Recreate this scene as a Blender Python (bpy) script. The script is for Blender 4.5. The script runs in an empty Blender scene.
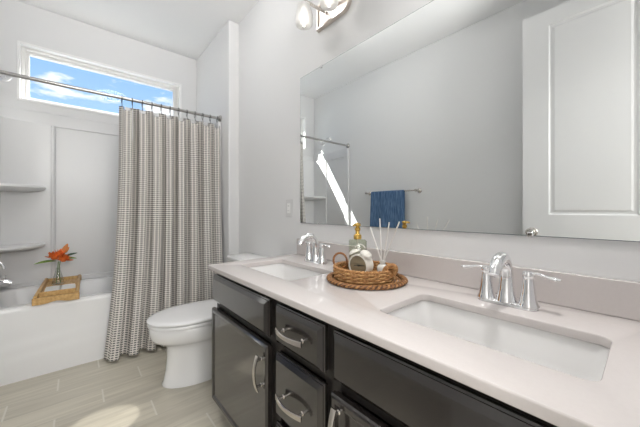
import bpy, bmesh, math, random
from mathutils import Vector, Matrix, noise
random.seed(7)
R = math.radians
sc = bpy.context.scene
C = sc.collection

# ------------------------------------------------------------------ camera, world, sun, lamps, exposure
cam_d = bpy.data.cameras.new('camera'); cam = bpy.data.objects.new('camera', cam_d); C.objects.link(cam)
cam.location = (0, 0, 1.08); cam.rotation_euler = (R(90), 0, -0.7101)
cam_d.sensor_width = 36; cam_d.lens = 36*283.45/640; cam_d.shift_y = -3.48/640; cam_d.clip_start = 0.02
sc.camera = cam

w = bpy.data.worlds.new('sky'); sc.world = w; w.use_nodes = True
nt = w.node_tree; nt.nodes.clear()
def N(nt, t, **kw):
    n = nt.nodes.new(t)
    for k, v in kw.items():
        if hasattr(n, k): setattr(n, k, v)
        else: n.inputs[k].default_value = v
    return n
wo = N(nt, 'ShaderNodeOutputWorld'); bg = N(nt, 'ShaderNodeBackground')
tc = N(nt, 'ShaderNodeTexCoord'); mp = N(nt, 'ShaderNodeMapping')
mp.inputs['Scale'].default_value = (2.2, 2.2, 6.5); mp.inputs['Location'].default_value = (.35, .2, .1)
nz = N(nt, 'ShaderNodeTexNoise'); nz.inputs['Scale'].default_value = 2.3; nz.inputs['Detail'].default_value = 7; nz.inputs['Roughness'].default_value = .55
cr = N(nt, 'ShaderNodeValToRGB'); cr.color_ramp.elements[0].position = .51; cr.color_ramp.elements[1].position = .585
sx = N(nt, 'ShaderNodeSeparateXYZ'); gr = N(nt, 'ShaderNodeValToRGB')
gr.color_ramp.elements[0].position = .0; gr.color_ramp.elements[0].color = (.55, .75, .95, 1)
gr.color_ramp.elements[1].position = .6; gr.color_ramp.elements[1].color = (.13, .34, .80, 1)
mx = N(nt, 'ShaderNodeMix', data_type='RGBA')
L = nt.links.new
L(tc.outputs['Generated'], mp.inputs['Vector']); L(mp.outputs[0], nz.inputs['Vector']); L(nz.outputs['Fac'], cr.inputs['Fac'])
L(tc.outputs['Generated'], sx.inputs[0]); L(sx.outputs['Z'], gr.inputs['Fac'])
L(cr.outputs['Color'], mx.inputs['Factor']); L(gr.outputs['Color'], mx.inputs[6]); mx.inputs[7].default_value = (.95, .97, 1, 1)
L(mx.outputs[2], bg.inputs['Color']); L(bg.outputs[0], wo.inputs['Surface']); bg.inputs['Strength'].default_value = 1.0

def lamp(name, kind, loc, energy, color=(1, 1, 1), target=None, **kw):
    d = bpy.data.lights.new(name, kind); d.energy = energy; d.color = color
    for k, v in kw.items(): setattr(d, k, v)
    o = bpy.data.objects.new(name, d); C.objects.link(o); o.location = loc
    if target: o.rotation_euler = (Vector(target)-Vector(loc)).to_track_quat('-Z', 'Y').to_euler()
    return o
sun_dir = Vector((-1.1, -1.0, -1.5))
sun = lamp('sun', 'SUN', (3, 6, 6), 22.0, (1, .97, .92), angle=R(.5)); sun.rotation_euler = sun_dir.to_track_quat('-Z', 'Y').to_euler()
lamp('hall_fill', 'AREA', (.02, -1.70, 1.80), 58, (1, .99, .98), target=(.0, 2.6, .5), shape='RECTANGLE', size=1.5, size_y=1.2)  # unseen fill added in the hall to brighten tub and floor
lamp('ceiling_bounce_fill', 'SPOT', (.30, -.12, 1.75), 75, (1, .99, .98), target=(.30, 1.35, 2.76), spot_size=R(62), spot_blend=1.0, shadow_soft_size=.08)  # added spot, bounced off the ceiling to lift the overall brightness
lamp('counter_fill', 'AREA', (.70, .16, 2.742), 4.6, (1, .985, .965), target=(.72, .14, 0), shape='DISK', size=.20, spread=R(105))  # added out of view to brighten the near counter and sink
sb = lamp('floor_patch_spot', 'SPOT', (-.30, -1.3, 2.60), 430, (1, .97, .9), target=(.105, 1.80, 0), spot_size=R(2.5), spot_blend=.35, shadow_soft_size=.01); sb.scale = (1.9, 1, 1)  # added spot standing in for the sun patch on the floor

vs = sc.view_settings
vs.view_transform = 'Standard'; vs.look = 'None'; vs.gamma = 1; vs.use_curve_mapping = False
vs.exposure = 0.43

# ------------------------------------------------------------------ materials
def mat(name, col, rough=.5, metal=0, spec=None, trans=0, ior=None, emis=None, emis_s=0, coat=0, bump=None, var=None, sss=0):
    m = bpy.data.materials.new(name); m.use_nodes = True
    t = m.node_tree; b = t.nodes['Principled BSDF']
    b.inputs['Base Color'].default_value = (*col, 1); b.inputs['Roughness'].default_value = rough; b.inputs['Metallic'].default_value = metal
    if spec is not None: b.inputs['Specular IOR Level'].default_value = spec
    if trans: b.inputs['Transmission Weight'].default_value = trans
    if ior: b.inputs['IOR'].default_value = ior
    if emis: b.inputs['Emission Color'].default_value = (*emis, 1); b.inputs['Emission Strength'].default_value = emis_s
    if coat: b.inputs['Coat Weight'].default_value = coat; b.inputs['Coat Roughness'].default_value = .08
    tcn = N(t, 'ShaderNodeTexCoord')
    if var:   # (scale xyz, noise scale, other colour, lo, hi)
        mpn = N(t, 'ShaderNodeMapping'); mpn.inputs['Scale'].default_value = var[0]
        n = N(t, 'ShaderNodeTexNoise'); n.inputs['Scale'].default_value = var[1]; n.inputs['Detail'].default_value = 5
        r = N(t, 'ShaderNodeValToRGB')
        r.color_ramp.elements[0].position = var[3]; r.color_ramp.elements[1].position = var[4]
        r.color_ramp.elements[0].color = (*col, 1); r.color_ramp.elements[1].color = (*var[2], 1)
        t.links.new(tcn.outputs['Object'], mpn.inputs[0]); t.links.new(mpn.outputs[0], n.inputs['Vector'])
        t.links.new(n.outputs['Fac'], r.inputs['Fac']); t.links.new(r.outputs['Color'], b.inputs['Base Color'])
    if bump:  # (scale xyz, noise scale, strength, distance)
        mpn = N(t, 'ShaderNodeMapping'); mpn.inputs['Scale'].default_value = bump[0]
        n = N(t, 'ShaderNodeTexNoise'); n.inputs['Scale'].default_value = bump[1]; n.inputs['Detail'].default_value = 3
        bp = N(t, 'ShaderNodeBump'); bp.inputs['Strength'].default_value = bump[2]; bp.inputs['Distance'].default_value = bump[3]
        t.links.new(tcn.outputs['Object'], mpn.inputs[0]); t.links.new(mpn.outputs[0], n.inputs['Vector'])
        t.links.new(n.outputs['Fac'], bp.inputs['Height']); t.links.new(bp.outputs[0], b.inputs['Normal'])
    return m
I3 = (1, 1, 1)
M = {}
M['wall'] = mat('wall_paint', (.80, .80, .80), .6, bump=(I3, 90, .08, .002))
M['ceil'] = mat('ceiling_paint', (.90, .90, .90), .8, bump=(I3, 60, .1, .002))
M['trim'] = mat('white_trim_paint', (.92, .92, .91), .35)
M['door'] = mat('door_paint', (.70, .70, .70), .38)
M['vinyl'] = mat('window_vinyl', (.89, .88, .86), .35)
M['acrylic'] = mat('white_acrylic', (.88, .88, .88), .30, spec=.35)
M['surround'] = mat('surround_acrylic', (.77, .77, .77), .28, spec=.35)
M['ceramic'] = mat('white_ceramic', (.84, .84, .84), .08, coat=.4)
M['sink'] = mat('sink_porcelain', (.82, .81, .80), .12)
M['seat'] = mat('toilet_seat_plastic', (.84, .84, .84), .22)
M['quartz'] = mat('pale_quartz', (.66, .615, .598), .12, var=(I3, 140, (.645, .60, .583), .4, .75))
M['chrome'] = mat('chrome', (.86, .86, .87), .05, 1)
M['nickel'] = mat('brushed_nickel', (.66, .62, .58), .25, 1)
M['nickel_plate'] = mat('nickel_plate', (.66, .60, .55), .3, 1)
M['steel'] = mat('rod_steel', (.50, .49, .47), .25, 1)
M['espresso'] = mat('espresso_lacquer', (.020, .016, .0145), .22, coat=.9, var=((8, 8, 1.2), 3, (.023, .019, .017), .3, .8))
M['cab_in'] = mat('cabinet_frame', (.018, .015, .013), .28)
M['mirror'] = mat('mirror_silver', (.86, .88, .88), .0, 1)
M['mirror_edge'] = mat('mirror_edge', (.10, .15, .16), .2)
M['bulb'] = mat('bulb_glow', (1, 1, 1), .3, emis=(1, .95, .89), emis_s=3.2)
M['fill_globe'] = mat('fill_glow', (.9, .9, .9), .4, emis=(1, .985, .965), emis_s=10.5)  # glow of the added ceiling fill dome
M['shade'] = mat('frosted_shade', (.90, .90, .89), .6, trans=.5, ior=1.2)
M['plate'] = mat('switch_plastic', (.72, .72, .72), .35)
M['towel'] = mat('blue_towel', (.06, .125, .25), .95, spec=.1, var=((55, 55, 5), 2.2, (.18, .29, .45), .35, .68), bump=(I3, 350, .8, .004))
M['liner'] = mat('liner_vinyl', (.82, .82, .82), .4)
M['wood'] = mat('bamboo', (.50, .29, .10), .42, var=((30, 3, 30), 2.5, (.66, .43, .18), .35, .65))
M['paper'] = mat('white_paper', (.80, .80, .78), .5)
M['petal'] = mat('orange_petal', (.88, .23, .04), .55, var=(I3, 45, (.72, .11, .02), .45, .7))
M['bud'] = mat('tan_bud', (.60, .22, .06), .6)
M['leaf'] = mat('green_leaf', (.10, .22, .02), .45, var=(I3, 40, (.22, .36, .04), .4, .6))
M['leaf_dark'] = mat('dark_leaf', (.05, .11, .06), .5)
M['stem'] = mat('flower_stem', (.12, .20, .04), .5)
M['wicker'] = mat('wicker_honey', (.33, .15, .05), .6, var=(I3, 120, (.58, .31, .12), .38, .62), bump=(I3, 300, .5, .002))
M['wicker_dark'] = mat('wicker_dark', (.07, .028, .010), .55, var=(I3, 120, (.20, .085, .03), .4, .6), bump=(I3, 300, .5, .002))
M['wicker_handle'] = mat('wicker_handle', (.24, .10, .035), .5, var=(I3, 140, (.42, .20, .07), .4, .6))
M['wicker_light'] = mat('wicker_straw', (.46, .24, .085), .6, var=(I3, 120, (.66, .40, .18), .38, .62), bump=(I3, 300, .5, .002))
M['gold'] = mat('brushed_gold', (.70, .46, .13), .22, 1)
M['clockcase'] = mat('cream_enamel', (.80, .77, .70), .3)
M['clockface'] = mat('dial_reflection', (.27, .22, .14), .35)  # brown reflection on the dial put into its base colour
M['black'] = mat('black_metal', (.02, .02, .02), .35)
M['reed'] = mat('white_reed', (.82, .80, .77), .7)
M['diffglass'] = mat('milk_glass', (.78, .76, .72), .15, coat=.3)
M['dark'] = mat('dark_hole', (.03, .03, .03), .6)
M['hall'] = mat('hall_paint', (.74, .73, .71), .7)

def glass_sheet(name, tint, f):
    m = bpy.data.materials.new(name); m.use_nodes = True; t = m.node_tree; t.nodes.clear()
    o = N(t, 'ShaderNodeOutputMaterial'); mix = N(t, 'ShaderNodeMixShader'); tr = N(t, 'ShaderNodeBsdfTransparent'); gl = N(t, 'ShaderNodeBsdfGlossy')
    lw = N(t, 'ShaderNodeLayerWeight'); lw.inputs['Blend'].default_value = .5   # facing angle, the same from both sides of the sheet
    p5 = N(t, 'ShaderNodeMath'); p5.operation = 'POWER'; t.links.new(lw.outputs['Facing'], p5.inputs[0]); p5.inputs[1].default_value = 4.0
    fr = N(t, 'ShaderNodeMath'); fr.operation = 'MULTIPLY_ADD'; t.links.new(p5.outputs[0], fr.inputs[0]); fr.inputs[1].default_value = .85; fr.inputs[2].default_value = f
    tr.inputs['Color'].default_value = (*tint, 1); gl.inputs['Roughness'].default_value = .02
    t.links.new(fr.outputs[0], mix.inputs[0]); t.links.new(tr.outputs[0], mix.inputs[1]); t.links.new(gl.outputs[0], mix.inputs[2]); t.links.new(mix.outputs[0], o.inputs[0])
    return m
M['pane'] = glass_sheet('window_glass', (.97, .98, .98), .012)
M['vase'] = glass_sheet('vase_glass', (.95, .96, .955), .04)
M['bottle'] = glass_sheet('green_bottle_glass', (.80, .83, .74), .06)
M['soap'] = mat('soap_liquid', (.42, .40, .27), .2)

def mth(t, op, a, b=None):
    n = N(t, 'ShaderNodeMath'); n.operation = op
    for i, x in enumerate((a, b)):
        if x is None: continue
        if isinstance(x, (int, float)): n.inputs[i].default_value = x
        else: t.links.new(x, n.inputs[i])
    return n.outputs[0]

def floor_material():
    m = bpy.data.materials.new('wood_look_tile'); m.use_nodes = True; t = m.node_tree; b = t.nodes['Principled BSDF']
    tcn = N(t, 'ShaderNodeTexCoord'); s = N(t, 'ShaderNodeSeparateXYZ'); t.links.new(tcn.outputs['Object'], s.inputs[0])
    PW, PL, G = .1535, .610, .0028
    yy = mth(t, 'DIVIDE', mth(t, 'ADD', s.outputs['Y'], -2.306+20*PW), PW)
    row = mth(t, 'FLOOR', yy); fy = mth(t, 'FRACT', yy)
    xx = mth(t, 'DIVIDE', mth(t, 'ADD', mth(t, 'ADD', s.outputs['X'], .085+60*PL), mth(t, 'MULTIPLY', mth(t, 'ADD', row, -20), -.2033)), PL)
    col = mth(t, 'FLOOR', xx); fx = mth(t, 'FRACT', xx)
    def near(f, wdt):  # 1 in the joint
        d = mth(t, 'MINIMUM', f, mth(t, 'SUBTRACT', 1.0, f)); return mth(t, 'LESS_THAN', d, wdt)
    gx = near(fx, .0040/PL); gy = near(fy, .0014/PW); grout = mth(t, 'MAXIMUM', gx, gy)
    cmb = N(t, 'ShaderNodeCombineXYZ'); t.links.new(row, cmb.inputs[0]); t.links.new(col, cmb.inputs[1])
    wn = N(t, 'ShaderNodeTexWhiteNoise'); wn.noise_dimensions = '3D'; t.links.new(cmb.outputs[0], wn.inputs['Vector'])
    mpn = N(t, 'ShaderNodeMapping'); mpn.inputs['Scale'].default_value = (1.6, 22, 1)
    va = N(t, 'ShaderNodeVectorMath'); va.operation = 'ADD'; t.links.new(tcn.outputs['Object'], mpn.inputs[0])
    vm = N(t, 'ShaderNodeVectorMath'); vm.operation = 'SCALE'; t.links.new(wn.outputs['Color'], vm.inputs[0]); vm.inputs['Scale'].default_value = 9
    t.links.new(mpn.outputs[0], va.inputs[0]); t.links.new(vm.outputs[0], va.inputs[1])
    n = N(t, 'ShaderNodeTexNoise'); n.inputs['Scale'].default_value = 1.6; n.inputs['Detail'].default_value = 6; n.inputs['Distortion'].default_value = .6
    t.links.new(va.outputs[0], n.inputs['Vector'])
    r = N(t, 'ShaderNodeValToRGB'); r.color_ramp.elements[0].position = .3; r.color_ramp.elements[1].position = .72
    r.color_ramp.elements[0].color = (.485, .448, .368, 1); r.color_ramp.elements[1].color = (.63, .59, .495, 1)
    t.links.new(n.outputs['Fac'], r.inputs['Fac'])
    hsv = N(t, 'ShaderNodeHueSaturation'); t.links.new(r.outputs['Color'], hsv.inputs['Color'])
    t.links.new(mth(t, 'ADD', mth(t, 'MULTIPLY', wn.outputs['Value'], .16), .92), hsv.inputs['Value'])
    # long joints are tight and grey, short joints wide and pale
    mix1 = N(t, 'ShaderNodeMix', data_type='RGBA'); t.links.new(mth(t, 'MULTIPLY', gy, .5), mix1.inputs['Factor']); t.links.new(hsv.outputs[0], mix1.inputs[6]); mix1.inputs[7].default_value = (.42, .40, .36, 1)
    mix = N(t, 'ShaderNodeMix', data_type='RGBA'); t.links.new(gx, mix.inputs['Factor']); t.links.new(mix1.outputs[2], mix.inputs[6]); mix.inputs[7].default_value = (.66, .63, .56, 1)
    t.links.new(mix.outputs[2], b.inputs['Base Color'])
    b.inputs['Roughness'].default_value = .36
    bp = N(t, 'ShaderNodeBump'); bp.inputs['Strength'].default_value = .3; bp.inputs['Distance'].default_value = .002
    t.links.new(mth(t, 'SUBTRACT', 1.0, grout), bp.inputs['Height']); t.links.new(bp.outputs[0], b.inputs['Normal'])
    return m
M['floor'] = floor_material()

def curtain_material():
    m = bpy.data.materials.new('checked_cloth'); m.use_nodes = True; t = m.node_tree; b = t.nodes['Principled BSDF']
    uv = N(t, 'ShaderNodeUVMap'); uv.uv_map = 'cloth'
    s = N(t, 'ShaderNodeSeparateXYZ'); t.links.new(uv.outputs[0], s.inputs[0])
    fx = mth(t, 'FRACT', mth(t, 'DIVIDE', s.outputs['X'], .0255)); fy = mth(t, 'FRACT', mth(t, 'DIVIDE', s.outputs['Y'], .0160))
    dash = mth(t, 'MULTIPLY', mth(t, 'LESS_THAN', fx, .68), mth(t, 'LESS_THAN', fy, .47))
    line = mth(t, 'LESS_THAN', mth(t, 'ABSOLUTE', mth(t, 'SUBTRACT', fx, .84)), .05)
    weft = mth(t, 'MULTIPLY', mth(t, 'LESS_THAN', fx, .68), .28)
    mix0 = N(t, 'ShaderNodeMix', data_type='RGBA'); mix0.inputs[6].default_value = (.84, .805, .76, 1); mix0.inputs[7].default_value = (.52, .48, .43, 1)
    t.links.new(mth(t, 'MAXIMUM', mth(t, 'MULTIPLY', line, .7), weft), mix0.inputs['Factor'])
    mix = N(t, 'ShaderNodeMix', data_type='RGBA'); t.links.new(mix0.outputs[2], mix.inputs[6]); mix.inputs[7].default_value = (.075, .075, .08, 1)
    t.links.new(dash, mix.inputs['Factor']); t.links.new(mix.outputs[2], b.inputs['Base Color'])
    b.inputs['Roughness'].default_value = .9; b.inputs['Specular IOR Level'].default_value = .15
    return m
M['cloth'] = curtain_material()

# ------------------------------------------------------------------ mesh helpers
class MB:
    def __init__(s): s.v = []; s.f = []
    def add(s, vs, fs):
        k = len(s.v); s.v += [Vector(p) for p in vs]; s.f += [tuple(i+k for i in f) for f in fs]; return s
    def box(s, a, b):
        x0, y0, z0 = a; x1, y1, z1 = b
        return s.add([(x0, y0, z0), (x1, y0, z0), (x1, y1, z0), (x0, y1, z0), (x0, y0, z1), (x1, y0, z1), (x1, y1, z1), (x0, y1, z1)],
                     [(0, 3, 2, 1), (4, 5, 6, 7), (0, 1, 5, 4), (1, 2, 6, 5), (2, 3, 7, 6), (3, 0, 4, 7)])
    def loft(s, rings, cap0=True, cap1=True, closed=True):
        n = len(rings[0]); vs = [p for r in rings for p in r]; fs = []
        for i in range(len(rings)-1):
            for j in range(n if closed else n-1):
                k = (j+1) % n; fs.append((i*n+j, i*n+k, (i+1)*n+k, (i+1)*n+j))
        if cap0: fs.append(tuple(range(n-1, -1, -1)))
        if cap1: fs.append(tuple((len(rings)-1)*n+j for j in range(n)))
        return s.add(vs, fs)
    def tube(s, path, rad, seg=12, caps=True, closed=False, flat=1.0, up=None):
        P = [Vector(p) for p in path]; n = len(P)
        if not isinstance(rad, (list, tuple)): rad = [rad]*n
        rings = []; pu = Vector(up) if up else None
        for i in range(n):
            if closed: t = P[(i+1) % n]-P[i-1]
            else: t = P[min(i+1, n-1)]-P[max(i-1, 0)]
            t.normalize()
            if pu is None: pu = Vector((0, 0, 1)) if abs(t.z) < .9 else Vector((1, 0, 0))
            u = (pu-t*pu.dot(t))
            if u.length < 1e-5: u = t.orthogonal()
            u.normalize(); q = t.cross(u); pu = u
            rings.append([P[i]+(u*math.cos(a)*rad[i]*flat+q*math.sin(a)*rad[i]) for a in [2*math.pi*k/seg for k in range(seg)]])
        if closed: rings.append(rings[0]); caps = False
        return s.loft(rings, caps, caps)
    def lathe(s, prof, base, axis=(0, 0, 1), seg=32, cap0=True, cap1=True):
        ax = Vector(axis).normalized(); u = ax.orthogonal().normalized(); q = ax.cross(u); b = Vector(base)
        return s.loft([[b+ax*z+(u*math.cos(a)+q*math.sin(a))*max(r, 1e-4) for a in [2*math.pi*k/seg for k in range(seg)]] for r, z in prof], cap0, cap1)
    def ball(s, c, r, seg=16, sc=(1, 1, 1)):
        c = Vector(c); rings = []
        for i in range(1, seg//2):
            ph = math.pi*i/(seg//2)-math.pi/2
            rings.append([c+Vector((math.cos(ph)*math.cos(a)*r*sc[0], math.cos(ph)*math.sin(a)*r*sc[1], math.sin(ph)*r*sc[2])) for a in [2*math.pi*k/seg for k in range(seg)]])
        return s.loft(rings)
    def build(s, name, m, parent=None, bevel=0, seg=2, angle=35, origin=None, smooth=True, mats=None):
        off = Vector(parent['_o']) if parent is not None else Vector(origin or (0, 0, 0))
        me = bpy.data.meshes.new(name); me.from_pydata([tuple(p-off) for p in s.v], [], s.f); me.update()
        bm = bmesh.new(); bm.from_mesh(me); bmesh.ops.remove_doubles(bm, verts=bm.verts, dist=1e-6); bmesh.ops.recalc_face_normals(bm, faces=bm.faces); bm.to_mesh(me); bm.free()
        if smooth:
            for p in me.polygons: p.use_smooth = True
            me.set_sharp_from_angle(angle=R(angle))
        me.materials.append(m)
        o = bpy.data.objects.new(name, me); C.objects.link(o)
        if parent is not None: o.parent = parent; o['_o'] = list(off)
        else: o.location = off; o['_o'] = list(off)
        if bevel:
            b = o.modifiers.new('bevel', 'BEVEL'); b.width = bevel; b.segments = seg; b.limit_method = 'ANGLE'; b.angle_limit = R(40)
        return o
def tag(o, label=None, cat=None, group=None, kind=None):
    if label: o['label'] = label
    if cat: o['category'] = cat
    if group: o['group'] = group
    if kind: o['kind'] = kind
    return o
def thing(name, loc, label, cat, group=None, kind=None):
    o = bpy.data.objects.new(name, None); C.objects.link(o); o.location = loc; o['_o'] = list(loc); o.empty_display_size = .05
    return tag(o, label, cat, group, kind)
def copy_tree(o, parent=None):
    c = o.copy(); C.objects.link(c)
    if parent is not None: c.parent = parent
    for ch in list(o.children): copy_tree(ch, c)
    return c
def struct(name, mb, m, label, cat, **kw):
    return tag(mb.build(name, m, **kw), label, cat, kind='structure')
def rrect(cx, cy, hx, hy, r, z, n=8):
    pts = []
    for qx, qy, a0 in ((1, 1, 0), (-1, 1, 90), (-1, -1, 180), (1, -1, 270)):
        for k in range(n+1):
            a = R(a0+90*k/n); pts.append(Vector((cx+qx*(hx-r)+r*math.cos(a), cy+qy*(hy-r)+r*math.sin(a), z)))
    return pts
def catmull(pts, n=8):
    P = [Vector(p) for p in pts]; P = [P[0]*2-P[1]]+P+[P[-1]*2-P[-2]]; out = []
    for i in range(1, len(P)-2):
        for k in range(n):
            t = k/n
            out.append(.5*((2*P[i])+(P[i+1]-P[i-1])*t+(2*P[i-1]-5*P[i]+4*P[i+1]-P[i+2])*t*t+(3*P[i]-P[i-1]-3*P[i+1]+P[i+2])*t**3))
    out.append(P[-2]); return out
def interp(vals, n):
    out = []
    for i in range(n):
        t = i/(n-1)*(len(vals)-1); k = min(int(t), len(vals)-2); out.append(vals[k]+(vals[k+1]-vals[k])*(t-k))
    return out

# ------------------------------------------------------------------ the room
XL, XR, XA, YW, YB, YF, H = -.523, 1.112, 1.02, 2.419, 3.317, -.04, 2.764
T = .12
WX0, WX1, WZ0, WZ1 = -.363, .868, 1.970, 2.444
struct('floor', MB().box((-1.2, -1.9, -.1), (1.6, YB+T, 0)), M['floor'], 'beige wood-look plank tile floor laid across the bathroom', 'floor')
struct('ceiling', MB().box((-1.2, -1.9, H), (1.6, YB+T, H+.1)), M['ceil'], 'plain white painted bathroom ceiling', 'ceiling')
struct('wall_left', MB().box((XL-T, YF, 0), (XL, YB+T, H)), M['wall'], 'light grey wall with the towel bar, seen in the mirror', 'wall')
struct('wall_right', MB().box((XR, YF-T, 0), (XR+T+.1, YW, H)), M['wall'], 'light grey wall behind the mirror and vanity', 'wall')
struct('wall_alcove', MB().box((XA, YW, 0), (XR+T+.1, YB, H)), M['wall'], 'light grey end wall of the tub alcove, right of the curtain', 'wall', bevel=.012, seg=4)
wb = MB()
wb.box((XL-T, YB, 0), (WX0, YB+T, H)); wb.box((WX1, YB, 0), (XR+T, YB+T, H)); wb.box((WX0, YB, 0), (WX1, YB+T, WZ0)); wb.box((WX0, YB, WZ1), (WX1, YB+T, H))
struct('wall_back', wb, M['wall'], 'light grey wall over the bathtub holding the wide window', 'wall')
DX0, DX1, DZ = -.250, .44, 2.455
wf = MB()
wf.box((XL-T, YF-T, 0), (DX0, YF, H)); wf.box((DX1, YF-T, 0), (XR, YF, H)); wf.box((DX0, YF-T, DZ), (DX1, YF, H))
struct('wall_front', wf, M['wall'], 'grey wall with the doorway behind the camera', 'wall')
struct('wall_hall_left', MB().box((-1.2, -1.9, 0), (-1.1, YF-T, H)), M['hall'], 'hall wall left of the doorway', 'wall')
struct('wall_hall_right', MB().box((1.5, -1.9, 0), (1.6, YF-T, H)), M['hall'], 'hall wall right of the doorway', 'wall')
struct('wall_hall_end', MB().box((-1.1, -1.9, 0), (1.5, -1.8, H)), M['hall'], 'hall wall facing the doorway', 'wall')
struct('baseboard_left', MB().box((XL, YF, 0), (XL+.014, 2.585, .09)), M['trim'], 'white baseboard along the towel bar wall', 'baseboard', bevel=.004)
struct('baseboard_right', MB().box((XR-.014, 1.505, 0), (XR, YW, .09)), M['trim'], 'white baseboard behind the toilet', 'baseboard', bevel=.004)
# window
win = thing('window_1', ((WX0+WX1)/2, YB, WZ0), 'wide horizontal white-framed window high over the bathtub showing blue sky', 'window', kind='structure')
fm = MB()
def frame4(mb, x0, x1, z0, z1, wd, y0, y1):
    mb.box((x0, y0, z0), (x0+wd, y1, z1)); mb.box((x1-wd, y0, z0), (x1, y1, z1)); mb.box((x0+wd, y0, z0), (x1-wd, y1, z0+wd)); mb.box((x0+wd, y0, z1-wd), (x1-wd, y1, z1))
frame4(fm, WX0+.018, WX1-.018, WZ0+.018, WZ1-.018, .024, YB+.05, YB+T)
frame4(fm, WX0+.042, WX1-.042, WZ0+.030, WZ1-.042, .022, YB+.065, YB+T-.01)
fm.build('window_frame', M['vinyl'], win, bevel=.003)
tm = MB(); frame4(tm, WX0, WX1, WZ0, WZ1, .018, YB-.006, YB+T); tm.build('window_liner', M['trim'], win, bevel=.002)
MB().box((WX0+.060, YB+.088, WZ0+.050), (WX1-.060, YB+.092, WZ1-.062)).build('pane', M['pane'], win)
# open door near the camera, seen in the mirror
DFX, DY1, DY0 = -.236, .598, -.02
dr = thing('door_1', (DFX, DY0, 0), 'white panelled door standing open, seen at right in the mirror', 'door', kind='structure')
dth = .035
dm = MB()
def door_panels(y0, y1, z0, z1, panels, xf, xb):
    """slab with recessed frames and raised fields on both sides"""
    ys = sorted({y0, y1, *[p[0] for p in panels], *[p[1] for p in panels]}); zs = sorted({z0, z1, *[p[2] for p in panels], *[p[3] for p in panels]})
    for i in range(len(ys)-1):
        for j in range(len(zs)-1):
            cy, cz = (ys[i]+ys[i+1])/2, (zs[j]+zs[j+1])/2
            if any(p[0] < cy < p[1] and p[2] < cz < p[3] for p in panels): continue
            dm.box((xb, ys[i], zs[j]), (xf, ys[i+1], zs[j+1]))
door_panels(DY0, DY1, .012, 2.45, [(DY0+.058, DY1-.148, .22, .90), (DY0+.058, DY1-.148, 1.048, 2.345)], DFX, DFX-dth)
dm.build('door_slab', M['door'], dr)
for (z0, z1) in ((.22, .90), (1.048, 2.345)):
    y0, y1 = DY0+.058, DY1-.148; pm = MB()
    for sgn, xf in ((1, DFX), (-1, DFX-dth)):
        rings = []
        for ins, dep in ((0, 0), (.008, .008), (.020, .008), (.032, .003)):
            rings.append([(xf-sgn*dep, y0+ins, z0+ins), (xf-sgn*dep, y1-ins, z0+ins), (xf-sgn*dep, y1-ins, z1-ins), (xf-sgn*dep, y0+ins, z1-ins)])
        pm.loft(rings, False, True)
    pm.build('door_panel', M['door'], dr, angle=10)
km = MB(); kc = Vector((DFX, DY1-.057, .925))
km.lathe([(.032, 0), (.032, .004), (.028, .009), (.012, .013), (.011, .028), (.020, .036), (.028, .046), (.029, .054), (.024, .062), (.010, .066)], kc, (1, 0, 0))
km.lathe([(.032, 0), (.032, .004), (.028, .009), (.012, .013), (.011, .028), (.020, .036), (.028, .046), (.029, .054), (.024, .062), (.010, .066)], kc-Vector((dth, 0, 0)), (-1, 0, 0))
km.build('door_knob', M['nickel'], dr)
cs = MB(); cs.box((DX0-.06, YF, 0), (DX0-.001, YF+.014, DZ+.06)); cs.box((DX1+.001, YF, 0), (DX1+.06, YF+.014, DZ+.06)); cs.box((DX0, YF, DZ+.001), (DX1, YF+.014, DZ+.06))
struct('trim_doorway', cs, M['trim'], 'white casing around the doorway behind the camera', 'door trim', bevel=.003)
# dome-shaped fill light added on the ceiling, unseen above the frame
GX, GY = .38, 1.80
cl = thing('ceiling_fill', (GX, GY, H), 'unseen white dome fill light added on the ceiling between mirror and towel bar', 'fill light')
MB().lathe([(.19, 0), (.19, -.018), (.17, -.024)], (GX, GY, H-.0005), seg=40).build('canopy', M['trim'], cl, angle=40)
MB().lathe([(.165, -.0245), (.165, -.05), (.14, -.085), (.09, -.105), (.03, -.112)], (GX, GY, H-.0005), seg=40).build('fill_dome', M['fill_globe'], cl, angle=60)

rl = thing('recessed_fill', (.70, .16, H), 'recessed fill light added over the near sink, unseen above the frame', 'fill light')  # casing added around the unseen counter fill
MB().lathe([(.104, -.001), (.104, -.026), (.120, -.026), (.132, -.012), (.132, -.001)], (.70, .16, H-.0002), seg=40, cap0=False, cap1=False).build('trim_ring', M['trim'], rl)
# ------------------------------------------------------------------ bathtub
TY0, TZ = 2.60, .462
tub = thing('bathtub', ((XL+XA)/2, TY0, 0), 'glossy white alcove bathtub under the window', 'bathtub')
e = .002
tx0, tx1, ty1 = XL+e, XA-e, YB-e
ap = MB()   # apron: a grid whose face steps back in a soft arch
nx, nzz = 60, 40; g = []
def apron_y(x, z):
    u = (x-tx0)/(tx1-tx0)
    arch = .205+.055*math.sin(math.pi*u)
    d = .007/(1+math.exp(-(z-arch)/.012)) + .005/(1+math.exp(-(z-arch+.085)/.012)) - .008
    if z > TZ-.03: d += .016*((z-TZ+.03)/.03)**3
    return TY0+d
for j in range(nzz+1):
    z = TZ*j/nzz
    g.append([Vector((tx0+(tx1-tx0)*i/nx, apron_y(tx0+(tx1-tx0)*i/nx, z), z)) for i in range(nx+1)])
ap.loft(g, False, False, closed=False)
ap.build('apron', M['acrylic'], tub, angle=60)
bs = MB()
cx, cy = (tx0+tx1)/2, (TY0+.012+ty1)/2
hx, hy = (tx1-tx0)/2, (ty1-TY0-.012)/2
def brect(hx_, hy_, r, z, dy=0): return rrect(cx, cy+dy, hx_, hy_, r, z, 10)
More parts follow.
